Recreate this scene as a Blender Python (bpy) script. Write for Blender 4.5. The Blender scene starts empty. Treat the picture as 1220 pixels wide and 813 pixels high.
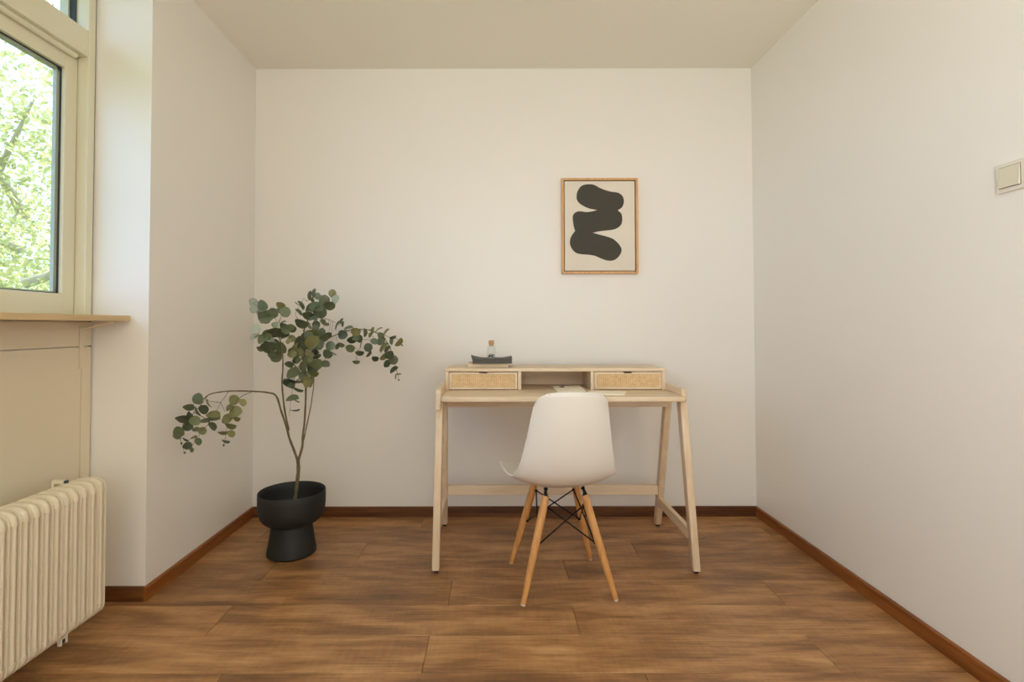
import bpy, bmesh, math, random
from mathutils import Vector, Matrix

random.seed(7)
scene = bpy.context.scene
COL = scene.collection

# ------------------------------------------------------------------ camera
F, PITCH, ROLL, SX, SY, H = 630.0, 0.0225, -0.0015, -18.6, -32.3, 1.06
fwd = Vector((0, math.cos(PITCH), math.sin(PITCH)))
rt0 = Vector((1, 0, 0)); up0 = rt0.cross(fwd)
rt = math.cos(ROLL) * rt0 + math.sin(ROLL) * up0
up = -math.sin(ROLL) * rt0 + math.cos(ROLL) * up0
cam_data = bpy.data.cameras.new('camera')
cam = bpy.data.objects.new('camera', cam_data); COL.objects.link(cam)
M4 = Matrix((rt, up, -fwd)).transposed().to_4x4(); M4.translation = (0, 0, H)
cam.matrix_world = M4
cam_data.sensor_fit = 'HORIZONTAL'; cam_data.sensor_width = 36
cam_data.lens = 36 * F / 1220
cam_data.shift_x = -SX / 1220; cam_data.shift_y = SY / 1220
cam_data.clip_start = 0.05
scene.camera = cam

# ------------------------------------------------------------------ sky, sun, portals, exposure
world = bpy.data.worlds.new('World'); scene.world = world; world.use_nodes = True
bg = world.node_tree.nodes['Background']
bg.inputs['Color'].default_value = (0.50, 0.68, 1.0, 1); bg.inputs['Strength'].default_value = 3.3

def light(name, kind, loc, rot, **kw):
    d = bpy.data.lights.new(name, kind)
    o = bpy.data.objects.new(name, d); COL.objects.link(o)
    o.location = loc; o.rotation_euler = rot
    for k, v in kw.items(): setattr(d, k, v)
    return o
light('sun', 'SUN', (4, 6, 8), (math.radians(-28), math.radians(30), 0), energy=9.0, angle=0.02, color=(1, 0.95, 0.86))
def portal(name, loc, rot, sx, sy):
    o = light(name, 'AREA', loc, rot, shape='RECTANGLE', size=sx, size_y=sy)
    o.data.cycles.is_portal = True
portal('window_portal', (-1.72, 0.45, 1.75), (0, math.radians(-90), 0), 1.6, 3.3)
light('added_fill', 'AREA', (-0.4, -1.5, 0.8), (0, math.radians(180 + 35), 0), shape='DISK', size=.6, energy=115, color=(1, .98, .88))  # soft fill added behind the camera, not a lamp of the room
portal('rear_portal', (0.49, -2.42, 1.6), (math.radians(90), 0, 0), 1.6, 1.6)

vs = scene.view_settings
vs.view_transform = 'Standard'; vs.look = 'None'; vs.gamma = 1; vs.use_curve_mapping = False
vs.exposure = 0.02
scene.cycles.max_bounces = 14; scene.cycles.diffuse_bounces = 8; scene.cycles.transparent_max_bounces = 16
scene.cycles.caustics_reflective = False; scene.cycles.caustics_refractive = False

# ------------------------------------------------------------------ helpers
def at(px, py, Y):
    """point at depth Y seen at photograph pixel px, py (used to take measurements)"""
    d = fwd + rt * ((px - 610 - SX) / F) - up * ((py - 406.5 - SY) / F)
    return Vector((0, 0, H)) + d * (Y / d.y)

def obj(name, bm, mat=None, parent=None, smooth=False, kind=None, label=None):
    me = bpy.data.meshes.new(name)
    bm.normal_update(); bm.to_mesh(me); bm.free()
    if smooth:
        for p in me.polygons: p.use_smooth = True
    o = bpy.data.objects.new(name, me); COL.objects.link(o)
    if mat is not None:
        for m in (mat if isinstance(mat, (list, tuple)) else [mat]): me.materials.append(m)
    if parent is not None: o.parent = parent
    if kind: o['kind'] = kind
    if label: o['label'] = label
    return o

def empty(name, loc=(0, 0, 0), rz=0, label=None, cat=None, group=None):
    o = bpy.data.objects.new(name, None); COL.objects.link(o)
    o.empty_display_size = 0.05
    o.location = loc; o.rotation_euler = (0, 0, rz)
    tag(o, label, cat, group); return o
def tag(o, label=None, cat=None, group=None, kind=None):
    if label: o['label'] = label
    if cat: o['category'] = cat
    if group: o['group'] = group
    if kind: o['kind'] = kind
    return o

def box(bm, x0, x1, y0, y1, z0, z1, bev=0.0, seg=2, mi=0):
    n0 = len(bm.faces)
    vsx = [bm.verts.new((x, y, z)) for x in (x0, x1) for y in (y0, y1) for z in (z0, z1)]
    idx = [(0, 1, 3, 2), (4, 6, 7, 5), (0, 4, 5, 1), (2, 3, 7, 6), (0, 2, 6, 4), (1, 5, 7, 3)]
    fs = [bm.faces.new([vsx[i] for i in f]) for f in idx]
    for f in fs: f.material_index = mi
    if bev > 0:
        es = list({e for f in fs for e in f.edges})
        bmesh.ops.bevel(bm, geom=es, offset=bev, segments=seg, affect='EDGES', profile=0.5)
    return bm
def B(*a, **k): return box(bmesh.new(), *a, **k)

def hexa(bm, pts, bev=0.0, seg=2):
    """8 points: bottom ring of 4 then top ring of 4"""
    v = [bm.verts.new(p) for p in pts]
    idx = [(3, 2, 1, 0), (4, 5, 6, 7), (0, 1, 5, 4), (1, 2, 6, 5), (2, 3, 7, 6), (3, 0, 4, 7)]
    fs = [bm.faces.new([v[i] for i in f]) for f in idx]
    bmesh.ops.recalc_face_normals(bm, faces=fs)
    if bev > 0:
        bmesh.ops.bevel(bm, geom=list({e for f in fs for e in f.edges}), offset=bev, segments=seg, affect='EDGES', profile=0.5)
    return bm

def prism(bm, pts, axis, a0, a1, bev=0.0, seg=2, mi=0):
    """polygon pts (2d) extruded along axis"""
    def mk(p, a):
        return {'x': (a, p[0], p[1]), 'y': (p[0], a, p[1]), 'z': (p[0], p[1], a)}[axis]
    lo = [bm.verts.new(mk(p, a0)) for p in pts]; hi = [bm.verts.new(mk(p, a1)) for p in pts]
    n = len(pts); fs = [bm.faces.new(lo), bm.faces.new(hi)]
    for i in range(n): fs.append(bm.faces.new((lo[i], lo[(i + 1) % n], hi[(i + 1) % n], hi[i])))
    bmesh.ops.recalc_face_normals(bm, faces=fs)
    for f in fs: f.material_index = mi
    if bev > 0:
        es = list(fs[0].edges) + list(fs[1].edges)
        bmesh.ops.bevel(bm, geom=es, offset=bev, segments=seg, affect='EDGES', profile=0.5)
    return bm

def rrect(w0, w1, h0, h1, r, n=5, corners=(1, 1, 1, 1)):
    pts = []
    cs = [((w1 - r, h1 - r), 0, (w1, h1)), ((w0 + r, h1 - r), 90, (w0, h1)), ((w0 + r, h0 + r), 180, (w0, h0)), ((w1 - r, h0 + r), 270, (w1, h0))]
    for (c, a, sq), on in zip(cs, corners):
        if not on: pts.append(sq); continue
        for i in range(n + 1):
            t = math.radians(a + 90 * i / n); pts.append((c[0] + r * math.cos(t), c[1] + r * math.sin(t)))
    return pts

def tube(bm, pts, rad, n=8, caps=True, mi=0):
    pts = [Vector(p) for p in pts]
    if not isinstance(rad, (list, tuple)): rad = [rad] * len(pts)
    rings = []; ref = None
    for i, p in enumerate(pts):
        t = (pts[min(i + 1, len(pts) - 1)] - pts[max(i - 1, 0)])
        if t.length < 1e-9: t = Vector((0, 0, 1))
        t.normalize()
        if ref is None: ref = Vector((1, 0, 0)) if abs(t.x) < .9 else Vector((0, 1, 0))
        u = (ref - t * ref.dot(t)).normalized(); w = t.cross(u); ref = u
        rings.append([bm.verts.new(p + (u * math.cos(2 * math.pi * k / n) + w * math.sin(2 * math.pi * k / n)) * rad[i]) for k in range(n)])
    for a, b in zip(rings, rings[1:]):
        for k in range(n):
            f = bm.faces.new((a[k], a[(k + 1) % n], b[(k + 1) % n], b[k])); f.material_index = mi
    if caps:
        f = bm.faces.new(rings[0][::-1]); f.material_index = mi
        f = bm.faces.new(rings[-1]); f.material_index = mi
    return bm

def lathe(bm, prof, n=48, c=(0, 0, 0), mi=0):
    rings = []
    for r, z in prof:
        if r < 1e-6: rings.append([bm.verts.new((c[0], c[1], c[2] + z))])
        else: rings.append([bm.verts.new((c[0] + r * math.cos(2 * math.pi * k / n), c[1] + r * math.sin(2 * math.pi * k / n), c[2] + z)) for k in range(n)])
    fs = []
    for a, b in zip(rings, rings[1:]):
        for k in range(n):
            k2 = (k + 1) % n
            if len(a) == 1 and len(b) == 1: continue
            if len(a) == 1: fs.append(bm.faces.new((a[0], b[k2], b[k])))
            elif len(b) == 1: fs.append(bm.faces.new((a[k], a[k2], b[0])))
            else: fs.append(bm.faces.new((a[k], a[k2], b[k2], b[k])))
    for f in fs: f.material_index = mi
    bmesh.ops.recalc_face_normals(bm, faces=fs)
    return bm

def smooth_by_angle(o, deg=35):
    me = o.data
    for p in me.polygons: p.use_smooth = True
    bm = bmesh.new(); bm.from_mesh(me)
    for e in bm.edges:
        if len(e.link_faces) == 2 and e.calc_face_angle(0) > math.radians(deg): e.smooth = False
    bm.to_mesh(me); bm.free()
    return o

# ------------------------------------------------------------------ materials
def srgb(r, g, b):
    f = lambda c: (c / 255 / 12.92) if c / 255 <= .04045 else ((c / 255 + .055) / 1.055) ** 2.4
    return (f(r), f(g), f(b), 1)

def mat(name, col, rough=0.5, metal=0.0, spec=0.5, bump=None, vary=None, coat=0.0):
    """plain principled; bump=(scale, strength); vary=(scale, amount) soft value variation"""
    m = bpy.data.materials.new(name); m.use_nodes = True
    nt = m.node_tree; N = nt.nodes; L = nt.links; p = N['Principled BSDF']
    p.inputs['Base Color'].default_value = col; p.inputs['Roughness'].default_value = rough
    p.inputs['Metallic'].default_value = metal; p.inputs['Specular IOR Level'].default_value = spec
    p.inputs['Coat Weight'].default_value = coat
    tc = N.new('ShaderNodeTexCoord')
    if vary:
        n = N.new('ShaderNodeTexNoise'); n.inputs['Scale'].default_value = vary[0]; n.inputs['Detail'].default_value = 4
        L.new(tc.outputs['Object'], n.inputs['Vector'])
        r = N.new('ShaderNodeMapRange'); r.inputs['From Min'].default_value = .3; r.inputs['From Max'].default_value = .7
        r.inputs['To Min'].default_value = 1 - vary[1]; r.inputs['To Max'].default_value = 1 + vary[1]
        L.new(n.outputs['Fac'], r.inputs['Value'])
        mx = N.new('ShaderNodeVectorMath'); mx.operation = 'SCALE'; mx.inputs[0].default_value = col[:3]
        L.new(r.outputs['Result'], mx.inputs['Scale']); L.new(mx.outputs['Vector'], p.inputs['Base Color'])
    if bump:
        n = N.new('ShaderNodeTexNoise'); n.inputs['Scale'].default_value = bump[0]; n.inputs['Detail'].default_value = 5
        L.new(tc.outputs['Object'], n.inputs['Vector'])
        b = N.new('ShaderNodeBump'); b.inputs['Strength'].default_value = bump[1]; b.inputs['Distance'].default_value = .01
        L.new(n.outputs['Fac'], b.inputs['Height']); L.new(b.outputs['Normal'], p.inputs['Normal'])
    return m

def wood(name, c_dark, c_mid, c_light, axis='x', scale=1.0, rough=.5, stretch=14, fine=.25, bump=.08):
    """streaky grain along the given axis; every object gets its own cut of the pattern"""
    m = bpy.data.materials.new(name); m.use_nodes = True
    nt = m.node_tree; N = nt.nodes; L = nt.links; p = N['Principled BSDF']
    tc = N.new('ShaderNodeTexCoord'); oi = N.new('ShaderNodeObjectInfo')
    off = N.new('ShaderNodeVectorMath'); off.operation = 'SCALE'; off.inputs[0].default_value = (17.3, 31.7, 11.9)
    L.new(oi.outputs['Random'], off.inputs['Scale'])
    add = N.new('ShaderNodeVectorMath'); add.operation = 'ADD'
    L.new(tc.outputs['Object'], add.inputs[0]); L.new(off.outputs['Vector'], add.inputs[1])
    mp = N.new('ShaderNodeMapping'); s = [stretch * scale] * 3; s['xyz'.index(axis)] = scale
    mp.inputs['Scale'].default_value = s; L.new(add.outputs['Vector'], mp.inputs['Vector'])
    n1 = N.new('ShaderNodeTexNoise'); n1.inputs['Scale'].default_value = 1.6; n1.inputs['Detail'].default_value = 6; n1.inputs['Distortion'].default_value = .6
    L.new(mp.outputs['Vector'], n1.inputs['Vector'])
    n2 = N.new('ShaderNodeTexNoise'); n2.inputs['Scale'].default_value = 9; n2.inputs['Detail'].default_value = 4
    L.new(mp.outputs['Vector'], n2.inputs['Vector'])
    mx = N.new('ShaderNodeMix'); mx.data_type = 'FLOAT'; mx.inputs['Factor'].default_value = fine
    L.new(n1.outputs['Fac'], mx.inputs['A']); L.new(n2.outputs['Fac'], mx.inputs['B'])
    cr = N.new('ShaderNodeValToRGB'); cr.color_ramp.elements[0].position = .30; cr.color_ramp.elements[0].color = c_dark
    cr.color_ramp.elements[1].position = .70; cr.color_ramp.elements[1].color = c_light
    e = cr.color_ramp.elements.new(.5); e.color = c_mid
    L.new(mx.outputs['Result'], cr.inputs['Fac']); L.new(cr.outputs['Color'], p.inputs['Base Color'])
    p.inputs['Roughness'].default_value = rough
    b = N.new('ShaderNodeBump'); b.inputs['Strength'].default_value = bump; b.inputs['Distance'].default_value = .004
    L.new(n2.outputs['Fac'], b.inputs['Height']); L.new(b.outputs['Normal'], p.inputs['Normal'])
    return m

WALL = mat('wall_paint', srgb(232, 229, 224), .36, bump=(60, .03), vary=(1.1, .012))
CEIL = mat('ceiling_paint', srgb(232, 229, 221), .8, vary=(1.2, .01))
TRIM = mat('cream_gloss_paint', srgb(221, 217, 194), .3, bump=(25, .03))
PANEL = mat('panel_paint', srgb(220, 209, 184), .45, bump=(18, .04))
SILL = mat('tan_sill', srgb(205, 180, 138), .4, vary=(6, .03))
RADI = mat('radiator_enamel', srgb(226, 216, 194), .34, vary=(5, .015))
DARKSEAM = mat('dark_seam', srgb(60, 52, 40), .9)
SEAL = mat('grey_seal', srgb(52, 60, 62), .6)
SASHOUT = mat('weathered_outer_frame', srgb(176, 182, 168), .5, vary=(8, .05))
BASEB_X_SHADED = wood('dark_stained_wood_x_shaded', srgb(62, 34, 14), srgb(94, 55, 25), srgb(126, 80, 42), 'x', 1.2, .4)  # same wood as the other boards, shade put into a darker colour
BASEB_Y_LIT = wood('dark_stained_wood_y_lit', srgb(96, 52, 16), srgb(132, 76, 28), srgb(164, 102, 48), 'y', 1.2, .4)  # lighter copy, light on the right wall put into the colour
ASH_X = wood('ash_along_x', srgb(206, 182, 150), srgb(221, 200, 172), srgb(230, 212, 186), 'x', 2.2, .5, 12)
ASH_Y = wood('ash_along_y', srgb(206, 182, 150), srgb(221, 200, 172), srgb(230, 212, 186), 'y', 2.2, .5, 12)
ASH_Z = wood('ash_along_z', srgb(208, 182, 150), srgb(221, 199, 170), srgb(229, 210, 184), 'z', 2.2, .5, 12)
BEECH = wood('beech_leg', srgb(178, 122, 66), srgb(205, 150, 90), srgb(216, 166, 106), 'z', 2.5, .4, 14)
OAK = wood('oak_frame', srgb(188, 138, 86), srgb(208, 160, 106), srgb(218, 174, 122), 'z', 3, .45)
SHELL = mat('white_plastic', srgb(229, 227, 222), .38, spec=.5)
BLACKM = mat('black_metal', srgb(22, 20, 20), .4, metal=.6)
PADM = mat('foot_pad', srgb(28, 24, 22), .7)
CLEARPAD = mat('pale_foot_pad', srgb(205, 195, 182), .4)
POT = mat('black_pot', srgb(27, 27, 27), .6, bump=(180, .05), vary=(9, .06))
SOIL = mat('dark_soil', srgb(24, 20, 16), .95, bump=(60, .6))
BARK = mat('bark', srgb(104, 90, 64), .8, bump=(160, .3), vary=(30, .25))
CANVAS = mat('canvas', srgb(222, 214, 200), .8, bump=(400, .06), vary=(5, .02))
INK = mat('charcoal_paint', srgb(66, 62, 53), .75, bump=(300, .05), vary=(14, .05))
SHADOWGAP = mat('frame_rebate', srgb(96, 66, 38), .8)
SWITCHP = mat('switch_plastic', srgb(219, 215, 200), .35)
ROCKER = mat('switch_rocker_plastic', srgb(211, 206, 186), .35)
BOOKD = mat('dark_book_cover', srgb(74, 70, 66), .6, vary=(30, .06))
PAGES = mat('book_pages', srgb(226, 220, 206), .8, bump=(300, .1))
BOOKB = mat('beige_book_cover', srgb(218, 196, 164), .6)
PAPER = mat('cream_paper', srgb(244, 236, 216), .7)
CORK = mat('cork', srgb(186, 146, 108), .85, bump=(200, .4), vary=(120, .15))
PEBBLE = mat('dark_pebbles', srgb(70, 72, 70), .5, vary=(90, .4))
OUTW = mat('outer_render', srgb(170, 160, 145), .8)
LAWN = mat('lawn_green', srgb(92, 118, 58), .9, vary=(2, .2))
TREEBARK = mat('tree_bark', srgb(192, 184, 166), .85, bump=(14, .5))

def glass_pane(name, tint=(1, 1, 1, 1), refl=.03):
    m = bpy.data.materials.new(name); m.use_nodes = True
    nt = m.node_tree; N = nt.nodes; L = nt.links; N.remove(N['Principled BSDF'])
    t = N.new('ShaderNodeBsdfTransparent'); t.inputs['Color'].default_value = tint
    g = N.new('ShaderNodeBsdfGlossy'); g.inputs['Roughness'].default_value = .02
    lw = N.new('ShaderNodeLayerWeight'); lw.inputs['Blend'].default_value = .5
    pw = N.new('ShaderNodeMath'); pw.operation = 'POWER'; pw.inputs[1].default_value = 5; L.new(lw.outputs['Facing'], pw.inputs[0])
    fr = N.new('ShaderNodeMath'); fr.operation = 'MULTIPLY_ADD'; fr.inputs[1].default_value = .75; fr.inputs[2].default_value = refl
    L.new(pw.outputs[0], fr.inputs[0])
    mx = N.new('ShaderNodeMixShader'); L.new(fr.outputs[0], mx.inputs['Fac'])
    L.new(t.outputs[0], mx.inputs[1]); L.new(g.outputs[0], mx.inputs[2])
    L.new(mx.outputs[0], N['Material Output'].inputs['Surface'])
    return m
GLASS = glass_pane('window_glass', (.96, .975, .965, 1))
BOTTLE = glass_pane('bottle_glass', (.975, .985, .98, 1))

def leaf_mat(name, cols, rough, trans):
    m = bpy.data.materials.new(name); m.use_nodes = True
    nt = m.node_tree; N = nt.nodes; L = nt.links; p = N['Principled BSDF']
    oi = N.new('ShaderNodeObjectInfo'); tc = N.new('ShaderNodeTexCoord')
    n = N.new('ShaderNodeTexNoise'); n.inputs['Scale'].default_value = 2.5; n.inputs['Detail'].default_value = 3
    L.new(tc.outputs['Object'], n.inputs['Vector'])
    ad = N.new('ShaderNodeMath'); ad.operation = 'MULTIPLY_ADD'; ad.inputs[1].default_value = .35
    L.new(n.outputs['Fac'], ad.inputs[0])
    sub = N.new('ShaderNodeMath'); sub.operation = 'SUBTRACT'; sub.inputs[1].default_value = .17
    L.new(oi.outputs['Random'], sub.inputs[0]); L.new(sub.outputs[0], ad.inputs[2])
    cr = N.new('ShaderNodeValToRGB'); el = cr.color_ramp.elements
    el[0].position = 0; el[0].color = cols[0]; el[1].position = 1; el[1].color = cols[-1]
    for i, c in enumerate(cols[1:-1]):
        e = el.new((i + 1) / (len(cols) - 1)); e.color = c
    L.new(ad.outputs[0], cr.inputs['Fac']); L.new(cr.outputs['Color'], p.inputs['Base Color'])
    p.inputs['Roughness'].default_value = rough
    if trans:
        tr = N.new('ShaderNodeBsdfTranslucent'); L.new(cr.outputs['Color'], tr.inputs['Color'])
        mx = N.new('ShaderNodeMixShader'); mx.inputs['Fac'].default_value = trans
        L.new(p.outputs[0], mx.inputs[1]); L.new(tr.outputs[0], mx.inputs[2])
        L.new(mx.outputs[0], N['Material Output'].inputs['Surface'])
    return m
LEAF = leaf_mat('eucalyptus_leaf', [srgb(62, 72, 50), srgb(84, 97, 70), srgb(106, 114, 78), srgb(97, 111, 90)], .45, .08)
LEAF_SHEEN = leaf_mat('eucalyptus_leaf_sheen', [srgb(140, 152, 132), srgb(166, 176, 156)], .4, .08)  # leaves catching light: the reflection is painted in as a paler colour
LEAFO = leaf_mat('eucalyptus_leaf_olive', [srgb(112, 114, 70), srgb(136, 134, 88)], .5, .08)

def tree_leaf_mat():
    m = bpy.data.materials.new('tree_leaf'); m.use_nodes = True
    nt = m.node_tree; N = nt.nodes; L = nt.links; p = N['Principled BSDF']
    tc = N.new('ShaderNodeTexCoord'); n = N.new('ShaderNodeTexNoise'); n.inputs['Scale'].default_value = 3.5; n.inputs['Detail'].default_value = 5
    L.new(tc.outputs['Object'], n.inputs['Vector'])
    cr = N.new('ShaderNodeValToRGB'); el = cr.color_ramp.elements
    el[0].position = .3; el[0].color = srgb(160, 164, 96); el[1].position = .7; el[1].color = srgb(226, 224, 164)
    L.new(n.outputs['Fac'], cr.inputs['Fac']); L.new(cr.outputs['Color'], p.inputs['Base Color'])
    p.inputs['Roughness'].default_value = .5
    tr = N.new('ShaderNodeBsdfTranslucent'); L.new(cr.outputs['Color'], tr.inputs['Color'])
    mx = N.new('ShaderNodeMixShader'); mx.inputs['Fac'].default_value = .35
    L.new(p.outputs[0], mx.inputs[1]); L.new(tr.outputs[0], mx.inputs[2])
    L.new(mx.outputs[0], N['Material Output'].inputs['Surface'])
    return m
TREELEAF = tree_leaf_mat()

def floor_mat():
    m = bpy.data.materials.new('oak_laminate'); m.use_nodes = True
    nt = m.node_tree; N = nt.nodes; L = nt.links; p = N['Principled BSDF']
    tc = N.new('ShaderNodeTexCoord'); oi = N.new('ShaderNodeObjectInfo')
    off = N.new('ShaderNodeVectorMath'); off.operation = 'SCALE'; off.inputs[0].default_value = (37.3, 61.7, 0)
    L.new(oi.outputs['Random'], off.inputs['Scale'])
    add = N.new('ShaderNodeVectorMath'); add.operation = 'ADD'
    L.new(tc.outputs['Object'], add.inputs[0]); L.new(off.outputs['Vector'], add.inputs[1])
    def noise(sc, scale, detail, dist=0, rough=.5):
        mp = N.new('ShaderNodeMapping'); mp.inputs['Scale'].default_value = sc; L.new(add.outputs['Vector'], mp.inputs['Vector'])
        n = N.new('ShaderNodeTexNoise'); n.inputs['Scale'].default_value = scale; n.inputs['Detail'].default_value = detail
        n.inputs['Distortion'].default_value = dist; n.inputs['Roughness'].default_value = rough
        L.new(mp.outputs['Vector'], n.inputs['Vector']); return n.outputs['Fac']
    def mth(op, a, b):
        n = N.new('ShaderNodeMath'); n.operation = op
        for i, v in enumerate((a, b)):
            if isinstance(v, (int, float)): n.inputs[i].default_value = v
            else: L.new(v, n.inputs[i])
        return n.outputs[0]
    big = noise((2.0, 9, 1), 1.4, 5, .35, .62)      # cloudy streaks
    grain = noise((2.2, 70, 1), 2.0, 5, .3, .6)    # fine grain
    saw = noise((70, 9, 1), 1.0, 3, .2, .5)       # cross saw marks
    v = mth('ADD', mth('MULTIPLY', big, .62), mth('ADD', mth('MULTIPLY', grain, .30), mth('MULTIPLY', saw, .08)))
    v = mth('ADD', v, mth('MULTIPLY', mth('SUBTRACT', oi.outputs['Random'], .5), .075))
    cr = N.new('ShaderNodeValToRGB'); el = cr.color_ramp.elements
    el[0].position = .31; el[0].color = srgb(100, 70, 43)
    el[1].position = .66; el[1].color = srgb(196, 152, 104)
    e = el.new(.45); e.color = srgb(138, 97, 60)
    e = el.new(.54); e.color = srgb(168, 123, 78)
    L.new(v, cr.inputs['Fac']); L.new(cr.outputs['Color'], p.inputs['Base Color'])
    r = N.new('ShaderNodeMapRange'); r.inputs['To Min'].default_value = .34; r.inputs['To Max'].default_value = .5
    L.new(grain, r.inputs['Value']); L.new(r.outputs['Result'], p.inputs['Roughness'])
    b = N.new('ShaderNodeBump'); b.inputs['Strength'].default_value = .12; b.inputs['Distance'].default_value = .003
    L.new(grain, b.inputs['Height']); L.new(b.outputs['Normal'], p.inputs['Normal'])
    return m
PLANK = floor_mat()

def cane_mat():
    m = bpy.data.materials.new('woven_cane'); m.use_nodes = True
    nt = m.node_tree; N = nt.nodes; L = nt.links; p = N['Principled BSDF']
    tc = N.new('ShaderNodeTexCoord')
    def wave(axis, scale, dist):
        w = N.new('ShaderNodeTexWave'); w.bands_direction = axis; w.inputs['Scale'].default_value = scale
        w.inputs['Distortion'].default_value = dist; w.inputs['Detail'].default_value = 2; w.inputs['Detail Scale'].default_value = 4
        L.new(tc.outputs['Object'], w.inputs['Vector']); return w.outputs['Fac']
    wx = wave('X', 34, 2.4); wz = wave('Z', 60, 3)
    n = N.new('ShaderNodeTexNoise'); n.inputs['Scale'].default_value = 60; L.new(tc.outputs['Object'], n.inputs['Vector'])
    a = N.new('ShaderNodeMath'); a.operation = 'MULTIPLY'; L.new(wx, a.inputs[0]); L.new(wz, a.inputs[1])
    a2 = N.new('ShaderNodeMath'); a2.operation = 'MULTIPLY_ADD'; a2.inputs[1].default_value = .45
    L.new(n.outputs['Fac'], a2.inputs[0]); L.new(a.outputs[0], a2.inputs[2])
    cr = N.new('ShaderNodeValToRGB'); el = cr.color_ramp.elements
    el[0].position = .12; el[0].color = srgb(178, 140, 96); el[1].position = .62; el[1].color = srgb(230, 200, 155)
    e = el.new(.32); e.color = srgb(212, 178, 130)
    L.new(a2.outputs[0], cr.inputs['Fac']); L.new(cr.outputs['Color'], p.inputs['Base Color'])
    b = N.new('ShaderNodeBump'); b.inputs['Strength'].default_value = .5; b.inputs['Distance'].default_value = .002
    L.new(a2.outputs[0], b.inputs['Height']); L.new(b.outputs['Normal'], p.inputs['Normal'])
    p.inputs['Roughness'].default_value = .55
    return m
CANE = cane_mat()

# ------------------------------------------------------------------ room shell
XL, XR, YB, ZC, YR = -1.36, 1.446, 2.966, 2.519, -2.30   # left pier face, right wall, back wall, ceiling, rear wall
XW, YP = -1.577, 2.068                                   # window wall plane, pier return face
obj('wall_back', B(-1.9, 1.6, YB, YB + .2, -.2, ZC + .2), WALL, kind='structure')
obj('wall_right', B(XR, XR + .2, YR - .2, YB, -.2, ZC + .2), WALL, kind='structure')
obj('wall_left', B(-1.69, XL, YP, YB, -.2, ZC + .2), WALL, kind='structure')
obj('ceiling', B(-1.95, XR + .2, YR - .2, YB + .2, ZC, ZC + .25), CEIL, kind='structure')
# window wall: masonry under and beyond the window, boarded apron with open joints under the sill
wl = obj('wall_window', B(-1.69, XW - .012, -1.35, YP, -.2, 1.0798), WALL, kind='structure')
box_b = B(-1.69, XW, YR - .2, -1.25, -.2, ZC); obj('wall_window_rear', box_b, WALL, kind='structure')
obj('rail', B(XW - .0125, XW, -1.25, YP - .004, .985, 1.078, .0015), PANEL, wl)
obj('panel', B(XW - .0125, XW, .55, 2.012, .0, .9815, .0015), PANEL, wl)
obj('panel', B(XW - .0125, XW, -1.25, .547, .0, .9815, .0015), PANEL, wl)
obj('stile', B(XW - .0125, XW, 2.0155, YP - .0065, .0, .9815, .0015), PANEL, wl)
obj('seam', B(-1.684, XW - .006, YP - .0062, YP - .0002, .0, ZC), DARKSEAM, wl)
# rear wall with an unseen window, added to let in fill daylight
rw = bmesh.new()
box(rw, -1.95, -.30, YR - .2, YR, -.2, ZC + .1); box(rw, 1.28, XR + .2, YR - .2, YR, -.2, ZC + .1)
box(rw, -.30, 1.28, YR - .2, YR, -.2, .80); box(rw, -.30, 1.28, YR - .2, YR, 2.40, ZC + .1)
obj('wall_rear', rw, WALL, kind='structure')
w2 = bmesh.new()
for x in (-.30, .455, 1.21): box(w2, x, x + .07, YR - .13, YR - .06, .80, 2.40, .004)
for z in (.80, 2.33): box(w2, -.23, 1.21, YR - .128, YR - .062, z, z + .07)
w2o = obj('added_rear_window', w2, TRIM, kind='structure')
obj('pane', B(-.23, .455, YR - .098, YR - .092, .87, 2.33), GLASS, w2o)
obj('pane', B(.525, 1.21, YR - .098, YR - .092, .87, 2.33), GLASS, w2o)

# floor: slab with laminate planks laid across the room
fl = obj('floor', B(-1.95, XR + .2, YR - .2, YB + .2, -.2, -.010), DARKSEAM, kind='structure')
PW, PL = 0.1955, 1.285
edges = []
y = 2.225 + PW * 4
while y > YR: edges.append(y); y -= PW
offs = {0: -.4, 1: .1, 2: -.63, 3: .30, 4: -.185, 5: -1.0, 6: -.23, 7: .45}   # where an end joint falls, by row from the back
k = 0
for r, y1 in enumerate(edges):
    y0 = max(y1 - PW, YR); yy1 = min(y1, YB)
    j = offs.get(r, random.uniform(-1, 1))
    xs = sorted({round(j + n * PL, 4) for n in range(-4, 5)})
    x_lo = -1.90 if y0 < YP - .01 else XL - .02
    for xa, xb in zip(xs, xs[1:]):
        a, b = max(xa, x_lo), min(xb, XR + .05)
        if b - a < .02 or yy1 - y0 < .02: continue
        o = obj('plank', B(-(b - a) / 2 + .0005, (b - a) / 2 - .0005, -(yy1 - y0) / 2 + .0006, (yy1 - y0) / 2 - .0006, -.0105, 0, .0012, 1), PLANK, fl)
        o.location = ((a + b) / 2, (y0 + yy1) / 2, 0)

# baseboards: square stained boards with a small eased top
def baseboard(name, axis, p0, p1, face, direction, m, h=.056, t=.0105):
    prof = [(0, 0), (t, 0), (t, h - .005), (t * .55, h), (0, h)]
    prof = [(face + direction * a, b) for a, b in prof]
    bm = bmesh.new()
    prism(bm, prof, axis, p0, p1)
    obj(name, bm, m, kind='structure')
baseboard('baseboard_back', 'x', XL + .0105, XR - .0105, YB, -1, BASEB_X_SHADED)
baseboard('baseboard_right', 'y', YR, YB, XR, -1, BASEB_Y_LIT)
baseboard('baseboard_left', 'y', YP - .0105, YB, XL, 1, BASEB_Y_LIT)
baseboard('baseboard_pier', 'x', XW + .001, XL, YP, -1, BASEB_X_SHADED)

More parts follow.
